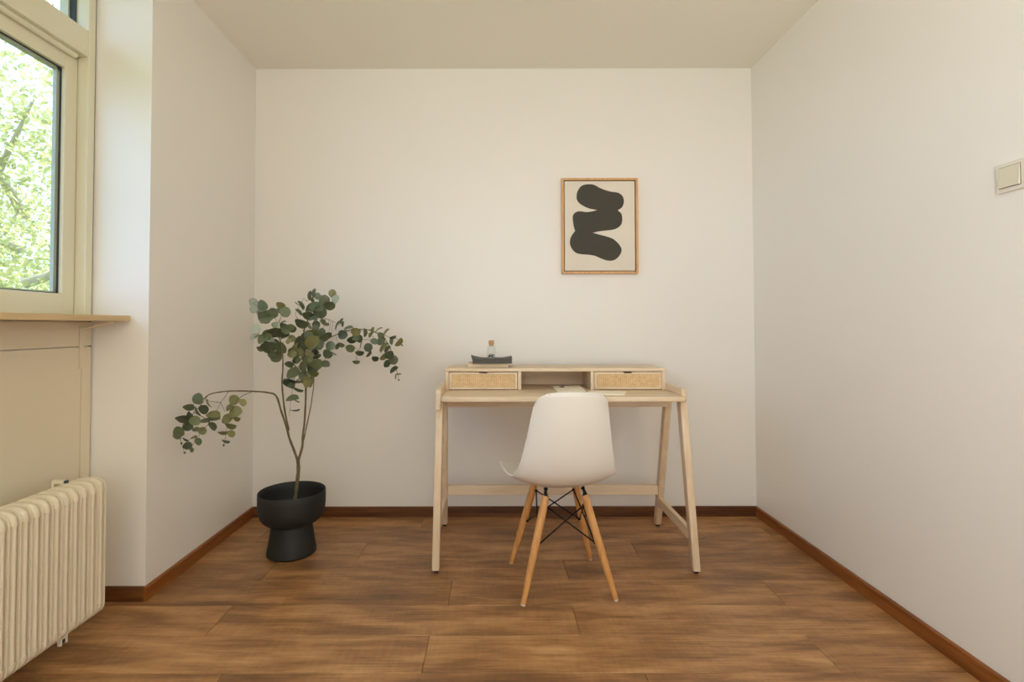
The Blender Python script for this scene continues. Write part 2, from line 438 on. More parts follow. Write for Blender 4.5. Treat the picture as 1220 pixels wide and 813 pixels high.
# window 1: post, transom, sash with glazing bead and rubber seal, fixed upper light
w1 = obj('window_1', B(-1.685, XW - .001, 2.026, YP - .0065, 1.10, ZC - .001, .003), TRIM, kind='structure')     # wall post
XS = -1.617                                             # inner face of the sash
YM = 0.42                                               # far post of this light
obj('post', B(-1.685, XW - .001, YM - .07, YM, 1.10, ZC - .001, .003), TRIM, w1)
obj('post', B(-1.685, XW - .001, -1.25, -1.19, 1.10, ZC - .001, .003), TRIM, w1)
obj('head', B(-1.685, XW - .001, -1.19, 2.026, 2.46, ZC - .001), TRIM, w1)
for y0, y1 in ((YM, 2.026), (-1.19, YM - .07)):
    obj('transom', B(-1.685, XW - .001, y0, y1, 2.102, 2.205, .003), TRIM, w1)
    dp = bmesh.new()                                     # rounded drip bead under the transom
    tube(dp, [(XS + .012, y0 + .03, 2.094), (XS + .012, y1 - .032, 2.094)], .0115, 10)
    smooth_by_angle(obj('bead', dp, TRIM, w1))
    # sash
    a, b = y0 + .004, y1 - .0035
    s = bmesh.new()
    st = .058
    box(s, -1.652, XS, a, a + st, 1.106, 2.092, .003); box(s, -1.652, XS, b - st, b, 1.106, 2.092, .003)
    box(s, -1.652, XS, a + st, b - st, 1.106, 1.182, .002); box(s, -1.652, XS, a + st, b - st, 2.032, 2.092, .002)
    so = obj('sash', s, TRIM, w1)
    gp = bmesh.new()
    for (ya, yb, za, zb) in ((b, y1, 1.10, 2.10), (y0, a, 1.10, 2.10), (y0, y1, 2.092, 2.102), (y0, y1, 1.0985, 1.106)): box(gp, -1.650, -1.632, ya, yb, za, zb)
    obj('rebate_gap', gp, DARKSEAM, w1)
    obj('bottom_rail', B(-1.685, -1.6125, y0, y1, 1.07, 1.1005), TRIM, w1)
    sl = bmesh.new()
    for (ya, yb, za, zb) in ((a + st - .001, a + st + .003, 1.181, 2.033), (b - st - .003, b - st + .001, 1.181, 2.033), (a + st, b - st, 1.181, 1.185), (a + st, b - st, 2.029, 2.033)):
        box(sl, -1.637, -1.630, ya, yb, za, zb)
    obj('seal', sl, SEAL, so)
    oo = bmesh.new()
    for (ya, yb, za, zb) in ((a + st + .0, a + st + .016, 1.183, 2.031), (b - st - .016, b - st, 1.183, 2.031), (a + st, b - st, 2.018, 2.031), (a + st, b - st, 1.183, 1.190)):
        box(oo, -1.650, -1.636, ya, yb, za, zb)
    obj('outer_bead', oo, SASHOUT, so)
    obj('pane', B(-1.636, -1.631, a + st + .001, b - st - .001, 1.184, 2.030), GLASS, so)
    # fixed upper light
    obj('upper_pane', B(-1.642, -1.637, y0 + .004, y1 - .004, 2.205, 2.46), GLASS, w1)
    ub = bmesh.new()
    for ya, yb in ((y0, y0 + .006), (y1 - .006, y1)): box(ub, -1.65, -1.627, ya, yb, 2.205, 2.46)
    obj('upper_seal', ub, SEAL, w1)
    uo = bmesh.new()
    for ya, yb in ((y0, y0 + .012), (y1 - .012, y1)): box(uo, -1.684, -1.651, ya, yb, 2.205, 2.46)
    obj('upper_outer_bead', uo, TRIM, w1)
# thin dark joint between sash and post shows as a gap; sill and its bracket
sl = bmesh.new(); prism(sl, rrect(-1.612, -1.428, -1.24, YP - .0015, .006, 3, (1, 0, 0, 1)), 'z', 1.080, 1.102, .002)
sill = obj('sill', sl, SILL, w1)
br = bmesh.new()
yb = 2.008
box(br, XW, XW + .006, yb - .008, yb + .008, .90, 1.062, .002)
hexa(br, [(XW + .004, yb - .008, 1.045), (XW + .004, yb + .008, 1.045), (XW + .004, yb + .008, 1.053), (XW + .004, yb - .008, 1.053),
          (XW + .118, yb - .008, 1.071), (XW + .118, yb + .008, 1.071), (XW + .118, yb + .008, 1.079), (XW + .118, yb - .008, 1.079)], .001, 1)
obj('sill_bracket', br, PANEL, w1)

# ------------------------------------------------------------------ outdoors
obj('ground', B(-40, 30, -30, 40, -3.3, -3.0), LAWN, kind='structure')
def garden_tree(x, y, rad, zc, hgt, nleaf, seed, label):
    rnd = random.Random(seed)
    t = empty('garden_tree', (x, y, -3), 0, label, 'tree', 'trees outside the window')
    tips = []
    tb = bmesh.new(); tube(tb, [(0, 0, 0), (.05, .04, 1.2), (-.04, .1, 2.4), (.06, 0, 3.4), (0, .05, zc + 2.4)], [.16, .13, .11, .085, .03], 10)
    smooth_by_angle(obj('trunk', tb, TREEBARK, t), 60)
    for i in range(11):
        a = i * 2.4 + rnd.random(); z = 1.9 + .32 * i
        L = rad * rnd.uniform(.75, 1.0)
        p0 = Vector((.02, .04, z)); p1 = p0 + Vector((math.cos(a), math.sin(a), .35)) * L * .5
        p2 = p0 + Vector((math.cos(a + .3), math.sin(a + .3), .55)) * L
        b_ = bmesh.new(); tube(b_, [p0, (p0 + p1) / 2 + Vector((0, 0, .04)), p1, p2], [.05, .04, .028, .01], 7)
        side = p1 + Vector((math.cos(a - .9), math.sin(a - .9), .1)) * L * .45
        tube(b_, [p1, (p1 + side) / 2 + Vector((0, 0, -.04)), side], [.022, .015, .006], 6)
        smooth_by_angle(obj('branch', b_, TREEBARK, t), 60)
        tips += [p1, p2, side, (p1 + p2) / 2]
    verts, faces = [], []
    for _ in range(nleaf):
        if rnd.random() < .75:
            c = rnd.choice(tips); p = c + Vector((rnd.gauss(0, .34), rnd.gauss(0, .34), rnd.gauss(0, .30)))
        else:
            while True:
                q = Vector((rnd.uniform(-1, 1), rnd.uniform(-1, 1), rnd.uniform(-1, 1)))
                if .25 < q.length < 1: break
            p = Vector((q.x * rad, q.y * rad, zc + 3 + q.z * hgt))
        n = Vector((rnd.gauss(0, 1), rnd.gauss(0, 1), abs(rnd.gauss(0, 1)) + .3)).normalized()
        u = n.orthogonal().normalized(); u = (Matrix.Rotation(rnd.uniform(0, 6.28), 3, n) @ u); w = n.cross(u)
        s = rnd.uniform(.019, .034); b0 = len(verts)
        for (aa, bb, cc) in ((-1, 0, 0), (-.35, .55, .12), (.35, .5, .12), (1, 0, -.1), (.35, -.5, .12), (-.35, -.55, .12)):
            verts.append(p + u * (aa * s) + w * (bb * s) + n * (cc * s))
        faces.append((b0, b0 + 1, b0 + 2, b0 + 3)); faces.append((b0, b0 + 3, b0 + 4, b0 + 5))
    me = bpy.data.meshes.new('leaves'); me.from_pydata([tuple(v) for v in verts], [], faces); me.materials.append(TREELEAF)
    o = bpy.data.objects.new('leaves', me); COL.objects.link(o); o.parent = t; o['kind'] = 'stuff'
garden_tree(-4.45, 4.9, 1.45, 2.0, 2.3, 27000, 1, 'nearest leafy tree outside the window, its pale branches crossing the lower pane')
garden_tree(-7.5, 8.2, 1.7, 1.4, 2.6, 22000, 2, 'second tree outside, filling the gaps behind the nearest one through the pane')
garden_tree(-11.2, 13.4, 2.3, 2.4, 3.0, 16000, 3, 'farthest tree outside, its crown high behind the other trees')

garden_tree(-10.4, 3.9, 1.6, 1.8, 2.4, 12000, 4, 'small tree outside, standing apart beyond the left edge of the window pane')

# ------------------------------------------------------------------ radiator
rad = empty('radiator', (XW, 1.4, 0), 0, 'cream column radiator mounted under the window sill', 'radiator')
def P(o, root):            # geometry written in world metres, hung under a root away from the origin
    o.location = -root.location if root.rotation_euler.z == 0 else o.location
    return o
XF, XK, ZT, ZB0 = -1.350, -1.462, .540, .074
def section_mesh():
    bm = bmesh.new()
    for xc in (XF - .0185, (XF + XK) / 2, XK + .0185):
        n0 = len(bm.verts)
        lathe(bm, [(1, .10), (1, .52)], 18)
        bm.verts.ensure_lookup_table()
        for v in bm.verts[n0:]: v.co.x = xc + v.co.x * .0180; v.co.y = -.0030 + v.co.y * .0114
    # hollow headers, top and bottom, rounded like pressed steel
    for z0, z1 in ((ZT - .045, ZT), (ZB0, ZB0 + .045)):
        top = z1 == ZT
        pts = rrect(XK, XF, z0, z1, .036, 6, (1, 1, 0, 0) if top else (0, 0, 1, 1))
        prism(bm, pts, 'y', -.0172, .0112, .0136, 6)
    # the welded seam that runs round each section
    pts = rrect(XK - .0006, XF + .0006, ZB0 + .0012, ZT - .0012, .034, 6)
    prism(bm, pts, 'y', .0116, .0138)
    return bm
sec0 = smooth_by_angle(obj('section', section_mesh(), RADI, rad), 40)
for i in range(24):
    o = sec0 if i == 0 else sec0.copy()
    if i: COL.objects.link(o)
    o.parent = rad
    o.location = Vector((0, 1.828 - .0362 * i, 0)) - rad.location
hb = bmesh.new(); tube(hb, [(XF - .057, 1.86, ZT - .024), (XF - .057, .95, ZT - .024)], .012, 12); tube(hb, [(XF - .057, 1.86, ZB0 + .022), (XF - .057, .95, ZB0 + .022)], .012, 12)
P(smooth_by_angle(obj('header_pipe', hb, RADI, rad)), rad)
for yy in (1.775, 1.15):
    bk = bmesh.new(); box(bk, XW + .001, XK + .006, yy - .009, yy + .009, ZT - .105, ZT - .09, .002); box(bk, XW + .001, XW + .006, yy - .014, yy + .014, ZT - .14, ZT - .06, .001)
    P(obj('wall_bracket', bk, RADI, rad), rad)
    bk = bmesh.new(); box(bk, XK - .016, XK + .024, yy - .009, yy + .009, ZT - .004, ZT + .008, .002); box(bk, XK - .016, XK - .006, yy - .009, yy + .009, ZT - .092, ZT - .003, .001)
    P(obj('bracket_hook', bk, RADI, rad), rad)
    P(obj('hook_pad', B(XK + .0242, XK + .030, yy - .006, yy + .007, ZT - .003, ZT + .007, .001), SEAL, rad), rad)
for yy in (1.694, 1.10):
    fc = bmesh.new()
    for d in (-.012, .010): box(fc, XF - .028, XF - .016, yy + d - .003, yy + d + .003, .056, .082, .001)
    box(fc, XF - .09, XF - .02, yy - .014, yy + .012, .070, .0765, .001)
    P(obj('support_clip', fc, RADI, rad), rad)
    fc = bmesh.new(); box(fc, XF - .027, XF - .018, yy - .007, yy + .005, .060, .072, .001)
    P(obj('clip_screw', fc, SEAL, rad), rad)
sp = bmesh.new(); tube(sp, [(XF - .057, 1.0, ZB0 + .01), (XF - .057, 1.0, -.005)], .009, 12)
P(smooth_by_angle(obj('feed_pipe', sp, RADI, rad)), rad)

# ------------------------------------------------------------------ desk
DX0, DX1, DYF, DYK, DZ = -.246, .834, 2.305, 2.82, .750
desk = empty('writing_desk', (.29, 2.56, 0), 0, 'pale ash writing desk with A shaped legs and cane drawers against the back wall', 'desk')
def D(o): return P(o, desk)
top = bmesh.new(); prism(top, rrect(DX0, DX1, DYF, DYK, .028, 6, (0, 0, 1, 1)), 'z', DZ - .022, DZ, .004, 3)
D(smooth_by_angle(obj('desktop', top, ASH_X, desk)))
for s, xo, xi in ((-1, DX0 - .024, DX0 - .0005), (1, DX1 + .0005 - .018, DX1 + .006)):
    pass
for xo, xi, bx in ((DX0 - .022, DX0 + .002, -1), (DX1 - .017, DX1 + .006, 1)):
    rl = bmesh.new()
    if bx < 0: prism(rl, rrect(2.335, 2.815, DZ - .06, DZ + .030, .022, 5, (1, 1, 0, 0)), 'x', xo, DX0 - .0004, .002)
    else: prism(rl, rrect(2.335, 2.815, DZ + .0003, DZ + .030, .022, 5, (1, 1, 0, 0)), 'x', xo, xi, .002)
    D(smooth_by_angle(obj('side_rail', rl, ASH_Y, desk)))
# legs: front ones lean back a little, rear ones a lot, both splay out slightly
def leg(xf, xt, yf, yt, ztop, wx=.031, wy0=.040, wy1=.050):
    bm = bmesh.new(); h = wx / 2
    hexa(bm, [(xf - h, yf - wy0 / 2, .011), (xf + h, yf - wy0 / 2, .011), (xf + h, yf + wy0 / 2, .011), (xf - h, yf + wy0 / 2, .011),
              (xt - h, yt - wy1 / 2, ztop), (xt + h, yt - wy1 / 2, ztop), (xt + h, yt + wy1 / 2, ztop), (xt - h, yt + wy1 / 2, ztop)], .0035)
    D(smooth_by_angle(obj('leg', bm, ASH_Z, desk)))
    pd = bmesh.new(); lathe(pd, [(0, 0), (.011, 0), (.011, .0115), (0, .0115)], 14, (xf, yf, 0)); D(obj('foot_pad', pd, PADM, desk))
ZU = DZ - .0225
leg(-.2625, -.2535, 2.303, 2.385, ZU); leg(.8535, .832, 2.293, 2.385, ZU)
leg(-.277, -.2535, 2.832, 2.575, ZU); leg(.852, .832, 2.826, 2.575, ZU)
D(obj('apron', B(-.238, .816, 2.53, 2.552, .672, ZU, .002), ASH_X, desk))
D(obj('back_stretcher', B(-.252, .83, 2.735, 2.765, .190, .238, .003), ASH_X, desk))
for xa in (-.2665, .843): D(obj('side_stretcher', B(xa - .011, xa + .011, 2.325, 2.775, .130, .176, .003), ASH_Y, desk))

# hutch on the desktop: three bays, two of them drawers
HX0, HX1, HY0, HY1 = -.246, .8165, 2.560, 2.806
ht = obj('hutch', B(HX0, HX1, HY0 - .003, HY1, .839, .8545, .002), ASH_X, desk, label='raised three bay shelf with two drawers'); D(ht)
xs = [(HX0, HX0 + .016), (.103, .120), (.455, .471), (HX1 - .019, HX1)]
for a, b in xs:
    o = obj('upright', B(a, b, HY0, HY1 - .001, DZ + .0002, .8388, .001), ASH_Z, ht)
obj('back_board', B(HX0 + .016, HX1 - .019, HY1 - .010, HY1 - .002, DZ + .0002, .8388), ASH_X, ht)
for k, (a, b) in enumerate(((xs[0][1], xs[1][0]), (xs[2][1], xs[3][0]))):
    a += .0022; b -= .0022; z0, z1 = DZ + .003, .8355; mid = (a + b) / 2; fw = .0105
    d = bmesh.new()
    box(d, a, a + fw, HY0 - .001, HY0 + .016, z0, z1, .001); box(d, b - fw, b, HY0 - .001, HY0 + .016, z0, z1, .001)
    box(d, a + fw, b - fw, HY0 - .001, HY0 + .016, z0, z0 + fw, .001)
    box(d, a + fw, mid - .019, HY0 - .001, HY0 + .016, z1 - fw, z1, .001); box(d, mid + .019, b - fw, HY0 - .001, HY0 + .016, z1 - fw, z1, .001)
    box(d, mid - .019, mid + .019, HY0 - .001, HY0 + .016, z1 - fw, z1 - .0055)
    box(d, a + .004, a + .012, HY0 + .016, HY1 - .02, z0 + .003, z1 - .01); box(d, b - .012, b - .004, HY0 + .016, HY1 - .02, z0 + .003, z1 - .01)
    box(d, a + .012, b - .012, HY0 + .012, HY1 - .02, z0 + .003, z0 + .008)
    dr = obj('drawer', d, ASH_X, desk); D(dr)
    obj('cane_panel', B(a + fw - .001, b - fw + .001, HY0 + .002, HY0 + .008, z0 + fw - .001, z1 - fw + .001), CANE, dr, label='woven cane drawer front')

# ------------------------------------------------------------------ chair
CH = Vector((.262, 2.222, 0)); CR = math.radians(5.0)
chair = empty('shell_chair', CH, CR, 'white moulded plastic shell chair with beech dowel legs at the desk', 'chair')
ST = [ # yc, z, half width, forward curl dy, lift dz
    (-.262, .810, .092, .010, -.005), (-.264, .802, .118, .020, -.010), (-.263, .784, .132, .030, -.008), (-.259, .752, .140, .040, -.003),
    (-.251, .695, .150, .048, 0), (-.240, .636, .160, .053, 0), (-.226, .578, .171, .056, 0), (-.208, .524, .183, .058, .002),
    (-.182, .476, .195, .058, .010), (-.140, .437, .208, .045, .028), (-.080, .411, .222, .035, .050), (-.010, .402, .233, .032, .064),
    (.060, .404, .237, .016, .068), (.125, .415, .229, .004, .052), (.180, .425, .213, 0, .026), (.218, .428, .199, -.004, .008),
    (.244, .416, .184, -.010, .0), (.256, .396, .168, -.016, .0)]
def catmull(seq, n):
    out = []
    m = len(seq)
    for i in range(m - 1):
        p0, p1, p2, p3 = seq[max(i - 1, 0)], seq[i], seq[i + 1], seq[min(i + 2, m - 1)]
        for k in range(n):
            t = k / n
            out.append(tuple(.5 * ((2 * b) + (-a + c) * t + (2 * a - 5 * b + 4 * c - d) * t * t + (-a + 3 * b - 3 * c + d) * t ** 3) for a, b, c, d in zip(p0, p1, p2, p3)))
    out.append(seq[-1]); return out
rows = catmull(ST, 3); NU = 24
sh = bmesh.new(); G = []
for (yc, z, w, dy, dz) in rows:
    r = []
    for i in range(NU + 1):
        u = -1 + 2 * i / NU; k = abs(u) ** 2.3
        r.append(sh.verts.new((u * w, yc + dy * k, z + dz * k)))
    G.append(r)
for a, b in zip(G, G[1:]):
    for i in range(NU): sh.faces.new((a[i], a[i + 1], b[i + 1], b[i]))
rim = [v.co.copy() for v in G[0]] + [r[-1].co.copy() for r in G[1:]] + [v.co.copy() for v in G[-1][::-1][1:]] + [r[0].co.copy() for r in G[::-1][1:]]
seat = obj('seat_shell', sh, SHELL, chair, smooth=True)
md = seat.modifiers.new('thick', 'SOLIDIFY'); md.thickness = .006; md.offset = 0
md = seat.modifiers.new('round', 'BEVEL'); md.width = .002; md.segments = 2; md.limit_method = 'ANGLE'
rb = bmesh.new(); tube(rb, rim, .0047, 8)
obj('rim', rb, SHELL, seat, smooth=True)
tops = {(-1, -1): (-.078, -.112), (1, -1): (.078, -.112), (-1, 1): (-.085, .10), (1, 1): (.085, .10)}
feet = {(-1, -1): (-.180, -.182), (1, -1): (.183, -.178), (-1, 1): (-.182, .180), (1, 1): (.178, .182)}
ZL = .388
def on_leg(k, z):
    t = z / ZL; a, b = feet[k], tops[k]
    return Vector((a[0] + (b[0] - a[0]) * t, a[1] + (b[1] - a[1]) * t, z))
for k in tops:
    l = bmesh.new(); tube(l, [on_leg(k, .006), on_leg(k, .012), on_leg(k, .20), on_leg(k, .34), on_leg(k, ZL)], [.0095, .0105, .0155, .0158, .0145], 16)
    lo = smooth_by_angle(obj('leg', l, BEECH, chair), 50)
    p_ = bmesh.new(); tube(p_, [on_leg(k, .0), on_leg(k, .0065)], [.0085, .0098], 14); obj('foot_glide', p_, CLEARPAD, lo)
    for z in (.205, .345):
        bt = bmesh.new()
        c = on_leg(k, z); d = Vector((-k[0], -k[1], 0)).normalized()
        tube(bt, [c + d * .010, c + d * .023], .0052, 8)
        obj('bolt', bt, BLACKM, lo)
    # black mount from leg top to the shell
    mt = bmesh.new(); a = on_leg(k, ZL - .004); s = Vector((k[0] * .075, k[1] * .085 - .01, .410))
    tube(mt, [a, a + Vector((0, 0, .012)), (a + s) / 2 + Vector((0, 0, .008)), s], [.0105, .008, .005, .009], 10)
    smooth_by_angle(obj('mount', mt, BLACKM, chair), 50)
ks = [(-1, -1), (1, -1), (1, 1), (-1, 1)]
for i in range(4):
    a, b = ks[i], ks[(i + 1) % 4]
    for p, q in ((a, b), (b, a)):
        di = .019
        lo_ = on_leg(p, .205); hi = on_leg(q, .345)
        def inn(v, kk): return v + Vector((-kk[0], -kk[1], 0)).normalized() * di
        r_ = bmesh.new(); tube(r_, [inn(lo_, p), inn(hi, q)], .0029, 8)
        obj('brace_rod', r_, BLACKM, chair, smooth=True)

# ------------------------------------------------------------------ framed picture
pic = empty('framed_picture', (.579, YB, 1.62), 0, 'framed abstract print of a charcoal zigzag blob on the back wall', 'picture')
px0, px1, pz0, pz1, FWD = .3655, .791, 1.350, 1.8855, .012
fr = bmesh.new(); y0, y1 = YB - .030, YB - .0005
def miter(x0, x1, z0, z1, inn):
    return
for pts in ([(px0, pz1), (px1, pz1), (px1 - FWD, pz1 - FWD), (px0 + FWD, pz1 - FWD)], [(px0, pz0), (px1, pz0), (px1 - FWD, pz0 + FWD), (px0 + FWD, pz0 + FWD)],
            [(px0, pz0), (px0, pz1), (px0 + FWD, pz1 - FWD), (px0 + FWD, pz0 + FWD)], [(px1, pz0), (px1, pz1), (px1 - FWD, pz1 - FWD), (px1 - FWD, pz0 + FWD)]):
    prism(fr, pts, 'y', y0, y1)
P(obj('frame', fr, OAK, pic), pic)
P(obj('rebate', B(px0 + FWD, px1 - FWD, YB - .012, YB - .002, pz0 + FWD, pz1 - FWD), SHADOWGAP, pic), pic)
g = .0045
cv = P(obj('canvas', B(px0 + FWD + g, px1 - FWD - g, YB - .025, YB - .012, pz0 + FWD + g, pz1 - FWD - g, .0015), CANVAS, pic), pic)
# painted shape, outline in picture coordinates (units of 1/688 of the width seen)
blob = [(176, 150), (200, 113), (235, 97), (280, 95), (310, 103), (345, 122), (385, 138), (430, 150), (475, 156), (505, 172), (522, 200), (523, 235), (508, 268), (478, 288),
        (500, 305), (511, 335), (509, 375), (495, 402), (462, 424), (420, 433), (370, 438), (320, 445), (290, 453), (340, 466), (400, 482), (440, 497), (475, 525), (498, 556), (505, 580), (495, 610), (470, 640), (435, 657), (395, 656), (350, 641), (305, 622), (260, 614), (205, 610), (165, 600), (135, 572), (119, 535), (121, 500), (135, 468), (158, 438), (150, 415), (145, 385), (140, 340), (150, 312), (175, 296), (205, 295), (245, 300), (290, 294), (326, 285), (280, 278), (235, 262), (195, 238), (173, 210), (170, 180)]
def pic_pt(u, v):
    return (px0 + (u - 58) / (628 - 58) * (px1 - px0), pz1 - (v - 50) / (752 - 50) * (pz1 - pz0))
n = len(blob); pts = []
for i in range(n):
    p0, p1, p2, p3 = blob[i - 1], blob[i], blob[(i + 1) % n], blob[(i + 2) % n]
    sharp = p1 in ((326, 285), (478, 288), (290, 453), (158, 438)) or p2 in ((326, 285), (478, 288), (290, 453), (158, 438))
    for t in ((0,) if sharp else (0, .33, .66)):
        pts.append(pic_pt(*[.5 * ((2 * b) + (-a + c) * t + (2 * a - 5 * b + 4 * c - d) * t * t + (-a + 3 * b - 3 * c + d) * t ** 3) for a, b, c, d in zip(p0, p1, p2, p3)]))
bl = bmesh.new(); prism(bl, pts, 'y', YB - .0256, YB - .0248)
bmesh.ops.triangulate(bl, faces=[f for f in bl.faces if len(f.verts) > 4])
obj('painted_shape', bl, INK, cv, label='charcoal zigzag blob')

# ------------------------------------------------------------------ light switch on the right wall
sw = empty('light_switch', (XR, 1.47, 1.476), 0, 'square cream rocker light switch on the right wall', 'switch')
sb = bmesh.new(); prism(sb, rrect(1.428, 1.5115, 1.435, 1.517, .004, 3), 'x', XR - .0095, XR, .0015)
P(obj('plate', sb, SWITCHP, sw), sw)
P(obj('rocker_gap', B(XR - .0100, XR - .009, 1.4385, 1.5015, 1.4465, 1.5065), DARKSEAM, sw), sw)
rk = bmesh.new(); hexa(rk, [(XR - .0095, 1.4395, 1.4475), (XR - .0155, 1.4395, 1.4475), (XR - .0155, 1.5005, 1.4475), (XR - .0095, 1.5005, 1.4475),
                            (XR - .0095, 1.4395, 1.5055), (XR - .0115, 1.4395, 1.5055), (XR - .0115, 1.5005, 1.5055), (XR - .0095, 1.5005, 1.5055)], .001)
P(obj('rocker', rk, ROCKER, sw), sw)

# ------------------------------------------------------------------ books, bottle, papers
ZS = .8545
bb = empty('beige_book', (-.04, 2.69, ZS), 0, 'beige hardback book lying under the dark book on the desk shelf', 'book')
B0 = [-.142, .060, 2.625, 2.765]
b_ = bmesh.new(); box(b_, B0[0], B0[1], B0[2], B0[3], ZS + .0002, ZS + .003, .0006); box(b_, B0[0], B0[1], B0[2], B0[3], ZS + .016, ZS + .0188, .0006)
box(b_, B0[0], B0[1], B0[2] - .0015, B0[2] + .002, ZS + .0002, ZS + .0188, .0006)
P(obj('cover', b_, BOOKB, bb), bb)
P(obj('pages', B(B0[0] + .003, B0[1] - .003, B0[2] + .002, B0[3] - .004, ZS + .003, ZS + .016), PAGES, bb), bb)
db = empty('dark_book', (-.02, 2.68, ZS + .019), 0, 'charcoal softcover book with curled cover stacked on the beige book', 'book')
z0 = ZS + .0190
P(obj('pages', B(-.115, .070, 2.612, 2.745, z0 + .0025, z0 + .0195, .001), PAGES, db), db)
P(obj('spine', B(-.118, .076, 2.606, 2.612, z0 + .0002, z0 + .0235, .001), BOOKD, db), db)
P(obj('back_cover', B(-.118, .076, 2.612, 2.748, z0 + .0002, z0 + .0023, .0005), BOOKD, db), db)
cvb = bmesh.new(); NX, NY = 20, 8; g_ = []
for i in range(NX + 1):
    u = i / NX; row = []
    for j in range(NY + 1):
        v = j / NY; x = -.121 + .199 * u; yv = 2.6115 + .137 * v
        lift = .014 * v * (max(0, 1 - u / .28) ** 1.6) + .009 * v * (max(0, (u - .72) / .28) ** 1.6)
        row.append((x - .012 * v * max(0, 1 - u / .3), yv, z0 + .0205 + lift))
    g_.append(row)
V1 = [[cvb.verts.new((x, y_, z + .0023)) for x, y_, z in r] for r in g_]; V0 = [[cvb.verts.new(p) for p in r] for r in g_]
for i in range(NX):
    for j in range(NY):
        cvb.faces.new((V1[i][j], V1[i + 1][j], V1[i + 1][j + 1], V1[i][j + 1])); cvb.faces.new((V0[i][j + 1], V0[i + 1][j + 1], V0[i + 1][j], V0[i][j]))
for i in range(NX):
    cvb.faces.new((V0[i][0], V0[i + 1][0], V1[i + 1][0], V1[i][0])); cvb.faces.new((V1[i][NY], V1[i + 1][NY], V0[i + 1][NY], V0[i][NY]))
for j in range(NY):
    cvb.faces.new((V1[0][j], V1[0][j + 1], V0[0][j + 1], V0[0][j])); cvb.faces.new((V0[NX][j], V0[NX][j + 1], V1[NX][j + 1], V1[NX][j]))
P(obj('front_cover', cvb, BOOKD, db, smooth=False), db)
ZK = z0 + .0228
bt = empty('corked_bottle', (-.026, 2.675, ZK), 0, 'small corked glass bottle holding dark sprigs on top of the dark book', 'bottle')
gl = bmesh.new(); lathe(gl, [(0, .0004), (.019, .0004), (.0205, .003), (.0205, .052), (.0185, .060), (.0125, .064), (.0125, .073), (.0112, .073), (.0112, .0655), (.0172, .059), (.0190, .051), (.0190, .004), (.018, .0022), (0, .0022)], 32)
smooth_by_angle(obj('glass', gl, BOTTLE, bt), 50)
ck = bmesh.new(); lathe(ck, [(0, .062), (.0108, .062), (.0125, .0735), (.0135, .074), (.0132, .089), (.0125, .0905), (0, .0905)], 24)
smooth_by_angle(obj('cork', ck, CORK, bt), 50)
pb = bmesh.new()
rp = random.Random(4)
for i in range(34):
    a = rp.uniform(0, 6.28); r_ = .0145 * math.sqrt(rp.random()); zz = .0045 + .020 * rp.random() * (1 - r_ / .03)
    m_ = Matrix.Translation((r_ * math.cos(a), r_ * math.sin(a), zz + .001)) @ Matrix.Rotation(rp.uniform(0, 3), 4, 'X') @ Matrix.Diagonal((rp.uniform(.003, .0046), rp.uniform(.002, .003), rp.uniform(.002, .0035), 1))
    bmesh.ops.create_icosphere(pb, subdivisions=1, radius=1, matrix=m_)
o = obj('dark_sprigs', pb, PEBBLE, bt); o['kind'] = 'stuff'

nb = empty('notepad', (.345, 2.5, DZ), 0, 'cream notepad with a small dark clip lying inside the open shelf bay', 'notepad')
P(obj('pad', B(.281, .412, 2.42, 2.655, DZ + .0003, DZ + .006, .001), PAPER, nb), nb)
lf = bmesh.new()                                        # top leaf lifting at its right side
for y0_, y1_ in ((2.425, 2.652),):
    q = [(.283, .0068), (.34, .0070), (.39, .0085), (.411, .0115)]
    a_ = [lf.verts.new((x, y0_, DZ + z)) for x, z in q]; b2 = [lf.verts.new((x, y1_, DZ + z + .002)) for x, z in q]
    c_ = [lf.verts.new((x, y0_, DZ + z - .0006)) for x, z in q]; d_ = [lf.verts.new((x, y1_, DZ + z + .0014)) for x, z in q]
    for i in range(3):
        lf.faces.new((a_[i], a_[i + 1], b2[i + 1], b2[i])); lf.faces.new((c_[i + 1], c_[i], d_[i], d_[i + 1]))
        lf.faces.new((a_[i + 1], a_[i], c_[i], c_[i + 1])); lf.faces.new((b2[i], b2[i + 1], d_[i + 1], d_[i]))
    lf.faces.new((a_[0], b2[0], d_[0], c_[0])); lf.faces.new((a_[3], c_[3], d_[3], b2[3]))
P(obj('top_leaf', lf, PAPER, nb), nb)
cp = bmesh.new(); hexa(cp, [(.308, 2.598, DZ + .0085), (.330, 2.585, DZ + .0085), (.331, 2.602, DZ + .0085), (.309, 2.606, DZ + .0085),
                            (.308, 2.598, DZ + .0115), (.330, 2.585, DZ + .0125), (.331, 2.602, DZ + .0135), (.309, 2.606, DZ + .0115)], .0005, 1)
P(obj('clip', cp, PADM, nb), nb)
bk = empty('booklet', (.5, 2.43, DZ), 0, 'thin cream booklet lying flat beside the notepad, half behind the chair', 'booklet')
q = [(.425, 2.375), (.567, 2.357), (.604, 2.462), (.430, 2.497)]
bm_ = bmesh.new(); prism(bm_, q, 'z', DZ + .0003, DZ + .0035); P(obj('cover', bm_, PAPER, bk), bk)
bm_ = bmesh.new(); prism(bm_, [(x * .992 + .004, y_ * .998 + .005) for x, y_ in q], 'z', DZ + .0036, DZ + .0052); P(obj('page', bm_, PAPER, bk), bk)

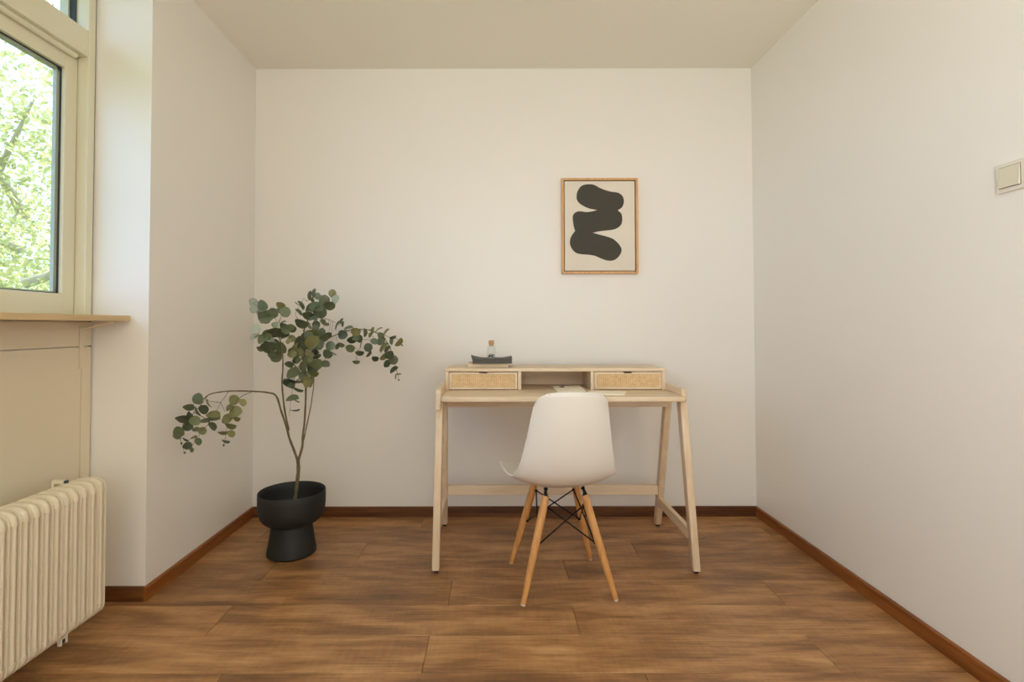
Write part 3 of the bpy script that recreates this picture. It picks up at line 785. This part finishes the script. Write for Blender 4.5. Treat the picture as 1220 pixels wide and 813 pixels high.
# ------------------------------------------------------------------ potted eucalyptus
PC = Vector((-.960, 2.500, 0))
plant = empty('potted_eucalyptus', PC, 0, 'tall eucalyptus plant in a black pedestal pot in the left corner', 'plant')
pot = bmesh.new()
lathe(pot, [(r_ * .945, z_) for r_, z_ in [(0, .002), (.112, .002), (.117, .006), (.117, .012), (.110, .05), (.103, .09), (.098, .122), (.0965, .138), (.100, .1405), (.118, .147), (.137, .160), (.150, .178), (.1565, .200), (.1595, .225), (.160, .262), (.1595, .287), (.1575, .290), (.1550, .288), (.154, .262), (.152, .225), (.145, .196), (.130, .172), (.105, .158), (.06, .152), (0, .150)]], 64)
smooth_by_angle(obj('pot', pot, POT, plant), 50)
so = bmesh.new(); lathe(so, [(0, .192), (.05, .190), (.10, .186), (.130, .183), (.130, .1785), (0, .1785)], 40); obj('soil', so, SOIL, plant)

def poly(pts):   # smooth a measured polyline
    return [at(*p) for p in catmull(pts, 4)]
BR = [ # (pixel polyline with depth, start radius, end radius); first is the trunk
    ('stem', [(350.5, 606, 2.50), (352, 594, 2.50), (354, 575, 2.50), (355.5, 560, 2.50), (355, 549, 2.50)], .0095, .0085),
    ('branch', [(355, 550, 2.5), (350, 536, 2.49), (345, 523, 2.48), (341, 508, 2.46), (335, 490, 2.43), (329, 472, 2.40), (319, 468, 2.36), (303, 466.5, 2.32), (280, 466, 2.25), (265, 467, 2.20), (250, 470, 2.17), (241, 477, 2.155)], .0062, .0018),
    ('branch', [(344, 513, 2.47), (339, 488, 2.46), (336, 458, 2.45), (337, 440, 2.445), (336.5, 420, 2.44), (333, 404, 2.43), (325, 396, 2.42), (314, 398, 2.41), (303, 402, 2.40)], .0048, .0012),
    ('branch', [(355, 550, 2.5), (360, 533, 2.52), (361, 518, 2.52), (363, 500, 2.53), (364.5, 460, 2.53), (363, 420, 2.53), (362, 396, 2.52), (368, 378, 2.52), (374, 362, 2.53), (372, 352, 2.53)], .0066, .0016),
    ('branch', [(362, 524, 2.52), (367, 500, 2.54), (371, 480, 2.55), (374, 455, 2.56), (373, 440, 2.56), (367, 424, 2.55)], .0032, .0014),
    ('branch', [(365, 460, 2.53), (368, 440, 2.55), (374, 424, 2.56), (385, 408, 2.58), (403, 398, 2.6), (420, 393, 2.6), (437, 393, 2.6), (450, 398, 2.6), (462, 409, 2.6), (468, 424, 2.6), (472, 440, 2.6), (475, 450, 2.6)], .0032, .0010)]
TW = {1: [[(272, 467, 2.22), (268, 473, 2.21), (263, 480, 2.2), (257, 492, 2.19)], [(263, 480, 2.2), (268, 491, 2.2)], [(263, 480, 2.2), (248, 478, 2.17)],
          [(300, 467, 2.31), (286, 474, 2.27), (279, 484, 2.25), (275, 497, 2.24), (270, 512, 2.24), (268, 524, 2.24), (266, 531, 2.24)],
          [(248, 471, 2.165), (240, 482, 2.15), (231, 492, 2.14), (222, 503, 2.135), (214, 515, 2.13), (216, 528, 2.13), (220, 540, 2.13)],
          [(231, 492, 2.14), (249, 502, 2.15), (242, 512, 2.15), (236, 521, 2.145), (228, 533, 2.14)]],
      2: [[(333, 404, 2.43), (331, 386, 2.42), (322, 373, 2.41), (311, 366, 2.41), (301, 362, 2.40)], [(331, 386, 2.42), (337, 372, 2.42), (335, 365, 2.42)],
          [(336, 420, 2.44), (332, 422, 2.44), (326, 418, 2.43), (316, 413, 2.42), (309, 415, 2.42)], [(334, 406, 2.43), (341, 393, 2.44), (348, 392, 2.45)]],
      3: [[(373, 366, 2.53), (384, 361, 2.53), (392, 357, 2.53), (398, 349, 2.53)], [(362, 396, 2.52), (357, 384, 2.50), (352, 374, 2.50), (357, 365, 2.5), (361, 357, 2.5)], [(374, 375, 2.53), (386, 379, 2.55), (399, 384, 2.57), (405, 388, 2.58)],
          [(363, 428, 2.53), (354, 440, 2.51), (350, 455, 2.5), (347, 474, 2.495), (344.5, 496, 2.49)], [(363, 425, 2.53), (352, 432, 2.51), (343, 434, 2.5)], [(352, 450, 2.5), (342, 455, 2.49)]],
      4: [[(374, 455, 2.56), (373, 462, 2.56)]],
      5: [[(385, 408, 2.58), (391, 415, 2.57), (388, 425, 2.56), (386, 433, 2.56)], [(410, 393, 2.6), (424, 400, 2.59), (430, 409, 2.58), (426, 421, 2.58), (424, 431, 2.58)],
          [(430, 405, 2.59), (441, 405, 2.59), (448, 407, 2.59)], [(425, 392, 2.6), (440, 398, 2.6), (446, 406, 2.6), (440, 416, 2.59), (446, 427, 2.59)], [(440, 393, 2.6), (455, 398, 2.6), (464, 402, 2.6), (476, 405, 2.6)]]}
def blk(cid, ox, oy, sc, rows, mt=None): return [(cid, ox + r[0] / sc, oy + r[1] / sc, r[2] / sc, r[3] / sc, r[4], r[5] if len(r) > 5 else mt) for r in rows]
LEAVES = []
LEAVES += blk(1, 200, 455, 9.03, [(325,185,130,115,90),(222,275,120,70,20),(318,315,120,70,-60),(384,300,110,55,-60),(440,235,110,28,-60),(485,355,150,45,-8,'o'),(490,385,145,60,-5),(155,400,150,85,15),(245,370,120,90,-50),(290,420,120,70,-40),(215,475,120,100,-30),(390,425,120,30,0),(480,480,110,20,-55),(300,515,80,35,-10),(370,530,90,55,-50,'o'),(115,540,130,115,-30),(95,590,90,60,10),(188,620,80,45,-25),(210,690,95,60,-30),(325,645,90,28,-60),(270,605,90,20,15),(255,735,60,15,-70),(710,195,120,115,0,'o'),(805,225,90,40,-60,'o'),(660,280,90,60,30,'o'),(725,325,145,110,5,'o'),(635,400,125,90,10,'o'),(740,400,80,55,0,'o'),(672,475,125,75,-5,'o'),(585,550,105,50,5,'o'),(680,560,90,40,-50,'o'),(620,640,95,50,-10),(180,765,28,22,0),(600,685,24,22,0),(145,665,26,22,0)])
LEAVES += blk(2, 285, 340, 8.13, [(135,165,95,80,0,'p'),(140,235,85,75,40,'p'),(225,195,115,95,-30),(215,265,110,60,-60,'p'),(265,310,165,120,20),(325,270,110,100,-30),(285,295,90,35,-60,'p'),(400,195,95,65,-5,'o'),(445,260,110,85,-60),(375,250,70,50,0),(155,418,95,75,0,'p'),(145,500,100,60,20,'p'),(345,385,70,55,30,'p'),(225,520,120,85,30),(340,455,140,80,20),(320,520,120,50,-45,'p'),(280,600,150,100,20),(205,615,80,50,0),(350,565,110,90,-30),(410,610,120,100,-50),(350,690,130,105,10),(440,405,120,80,-20),(510,420,90,70,0),(440,490,100,55,20),(510,520,70,60,0,'o'),(420,360,70,20,20),(270,465,90,60,40),(395,470,90,60,-20)])
LEAVES += blk(3, 330, 340, 13.55, [(535,170,170,100,90),(655,175,120,110,90,'p'),(580,240,110,70,-70),(765,245,190,140,80),(895,130,140,120,-60,'o'),(945,225,150,120,60,'p'),(850,330,190,120,20),(570,360,260,150,15),(700,430,230,130,-70),(500,490,200,120,5),(650,510,210,110,60,'p'),(390,615,230,140,-10),(525,650,140,80,-60,'p'),(630,640,140,100,80),(740,590,110,55,-60),(975,650,190,70,65),(1040,580,110,60,65),(390,320,180,18,-60),(350,430,150,20,-50),(465,235,90,15,-30),(640,400,180,130,-20)])
LEAVES += blk(3, 330, 390, 7.386, [(310,60,130,80,10,'o'),(300,140,150,120,40,'o'),(390,45,80,45,65),(410,95,90,50,15),(360,150,110,80,-60),(130,100,70,60,0,'o'),(190,135,130,80,60),(140,215,90,70,20,'o'),(190,200,130,100,80,'o'),(235,170,110,60,80),(270,265,120,110,30,'o'),(170,290,70,60,0),(105,330,80,35,-35),(150,320,80,30,-60),(350,258,80,25,30),(320,350,120,95,0),(320,400,100,70,-20,'o'),(140,405,130,85,15),(235,345,110,80,70),(240,430,100,80,-50),(300,480,110,70,70,'o'),(90,490,90,45,-45),(135,470,100,40,-20),(185,478,75,25,8),(180,545,110,45,-20),(120,510,80,40,-30),(265,490,90,50,90,'o'),(132,628,118,42,6),(155,730,90,22,4),(330,210,90,60,-70),(250,90,100,80,30),(280,300,110,80,60)])
LEAVES += blk(5, 330, 390, 7.386, [(470,165,90,75,0),(445,235,95,75,-20),(500,230,55,20,-35),(420,325,95,50,-15)])
LEAVES += blk(5, 375, 370, 9.036, [(300,262,110,105,0),(360,190,110,35,12),(440,230,110,85,0,'o'),(400,315,115,65,25),(440,290,90,70,0),(480,305,90,75,90),(500,370,80,25,75),(240,390,70,25,80),(285,370,80,50,-15),(380,408,105,80,5),(482,458,100,52,5),(445,555,85,42,5),(540,240,100,18,90),(625,215,80,45,80,'o'),(600,265,70,40,60,'o'),(690,205,90,22,30,'o'),(770,230,95,35,50,'o'),(710,275,90,55,-60),(640,335,90,55,-30),(715,330,110,80,40),(575,400,100,85,60),(580,470,90,20,55),(740,400,140,60,50,'o'),(780,420,100,50,50),(650,520,80,55,5),(830,330,90,50,80),(840,290,80,30,20),(905,345,115,42,52,'o'),(800,480,110,75,40),(845,535,110,90,60),(740,500,100,45,50,'o'),(775,575,90,55,70),(880,525,30,28,0),(850,640,110,50,35),(875,715,70,25,85),(905,750,22,20,0),(900,690,60,12,5),(940,375,22,20,0)])
rx = random.Random(23)
for l in list(LEAVES):
    if l[0] in (2, 3) and l[3] > 7 and rx.random() < .42:
        LEAVES.append((l[0], l[1] + rx.uniform(-5, 5), l[2] + rx.uniform(-4, 5), l[3] * .9, min(l[4], l[3] * .75) * .9, l[5] + rx.uniform(-60, 60), l[6]))
def leaf_mesh(name, m):
    """round leaf, unit length along x from 0 to 1, slightly cupped, with a folded midrib"""
    bm = bmesh.new(); N_ = 9; top_, mid_, bot_ = [], [], []
    for i in range(N_ + 1):
        t = i / N_; w = .46 * (max(0, 1 - (2 * t - 1) ** 2) ** .5) * (1 - .10 * (t - .5))
        sag = -.10 * (2 * t - 1) ** 2
        mid_.append(bm.verts.new((t, 0, sag)))
        if w > 1e-4: top_.append(bm.verts.new((t, w, sag + .07))); bot_.append(bm.verts.new((t, -w, sag + .07)))
        else: top_.append(mid_[-1]); bot_.append(mid_[-1])
    for i in range(N_):
        for e, fl_ in ((top_, 0), (bot_, 1)):
            f = []
            for v in (mid_[i], mid_[i + 1], e[i + 1], e[i]):
                if v not in f: f.append(v)
            if fl_: f.reverse()
            if len(f) > 2: bm.faces.new(f)
    me = bpy.data.meshes.new(name); bm.to_mesh(me); bm.free(); me.materials.append(m)
    for p in me.polygons: p.use_smooth = True
    return me
LM = {None: leaf_mesh('leaf', LEAF), 'p': leaf_mesh('leaf_sheen', LEAF_SHEEN), 'o': leaf_mesh('leaf_olive', LEAFO)}
rl = random.Random(11)
for bi, (nm, pts, r0, r1) in enumerate(BR):
    bm = bmesh.new(); pl = poly(pts); n = len(pl)
    tube(bm, pl, [(r0 + (r1 - r0) * i / (n - 1)) * (1 + .08 * math.sin(i * 2.1)) for i in range(n)], 8)
    twig_pts = [(at(*p), p) for p in catmull(pts, 6)[(0 if bi > 1 else 20):]]
    for tw in TW.get(bi, []):
        c = catmull(tw, 5); tube(bm, [at(*p) for p in c], [.0014 - .0007 * i / (len(c) - 1) for i in range(len(c))], 6)
        twig_pts += [(at(*p), p) for p in c]
    mine = [l for l in LEAVES if l[0] == bi]; made = []
    for (_, px, py, a, b, ang, mt) in mine:
        near = min(twig_pts, key=lambda q: (q[1][0] - px) ** 2 + (q[1][1] - py) ** 2)
        Y = near[1][2] + rl.uniform(-.028, .028)
        c = at(px, py, Y); th = math.radians(ang)
        e1 = Vector((math.cos(th), 0, math.sin(th))); size = a / F * Y
        if (c + e1 * size / 2 - near[0]).length < (c - e1 * size / 2 - near[0]).length: e1 = -e1
        tilt = math.acos(max(.05, min(1, 1.1 * b / (.94 * a)))) * rl.choice((-1, 1))
        nrm = Vector((0, -1, 0)); nrm = Matrix.Rotation(tilt, 3, e1) @ nrm
        e2 = nrm.cross(e1)
        base = c - e1 * size / 2
        mw = Matrix((e1 * size, e2 * size, nrm * size)).transposed().to_4x4(); mw.translation = base
        made.append((mw, mt))
        midp = (base + near[0]) / 2 + Vector((0, 0, .004))
        tube(bm, [near[0], midp, base + e1 * size * .05], [.0009, .0008, .0007], 5)
    bo = smooth_by_angle(obj(nm, bm, BARK, plant), 60); bo.location = -plant.location
    for mw, mt in made:
        o = bpy.data.objects.new('leaf', LM[mt]); COL.objects.link(o); o.parent = bo
        o.matrix_local = mw
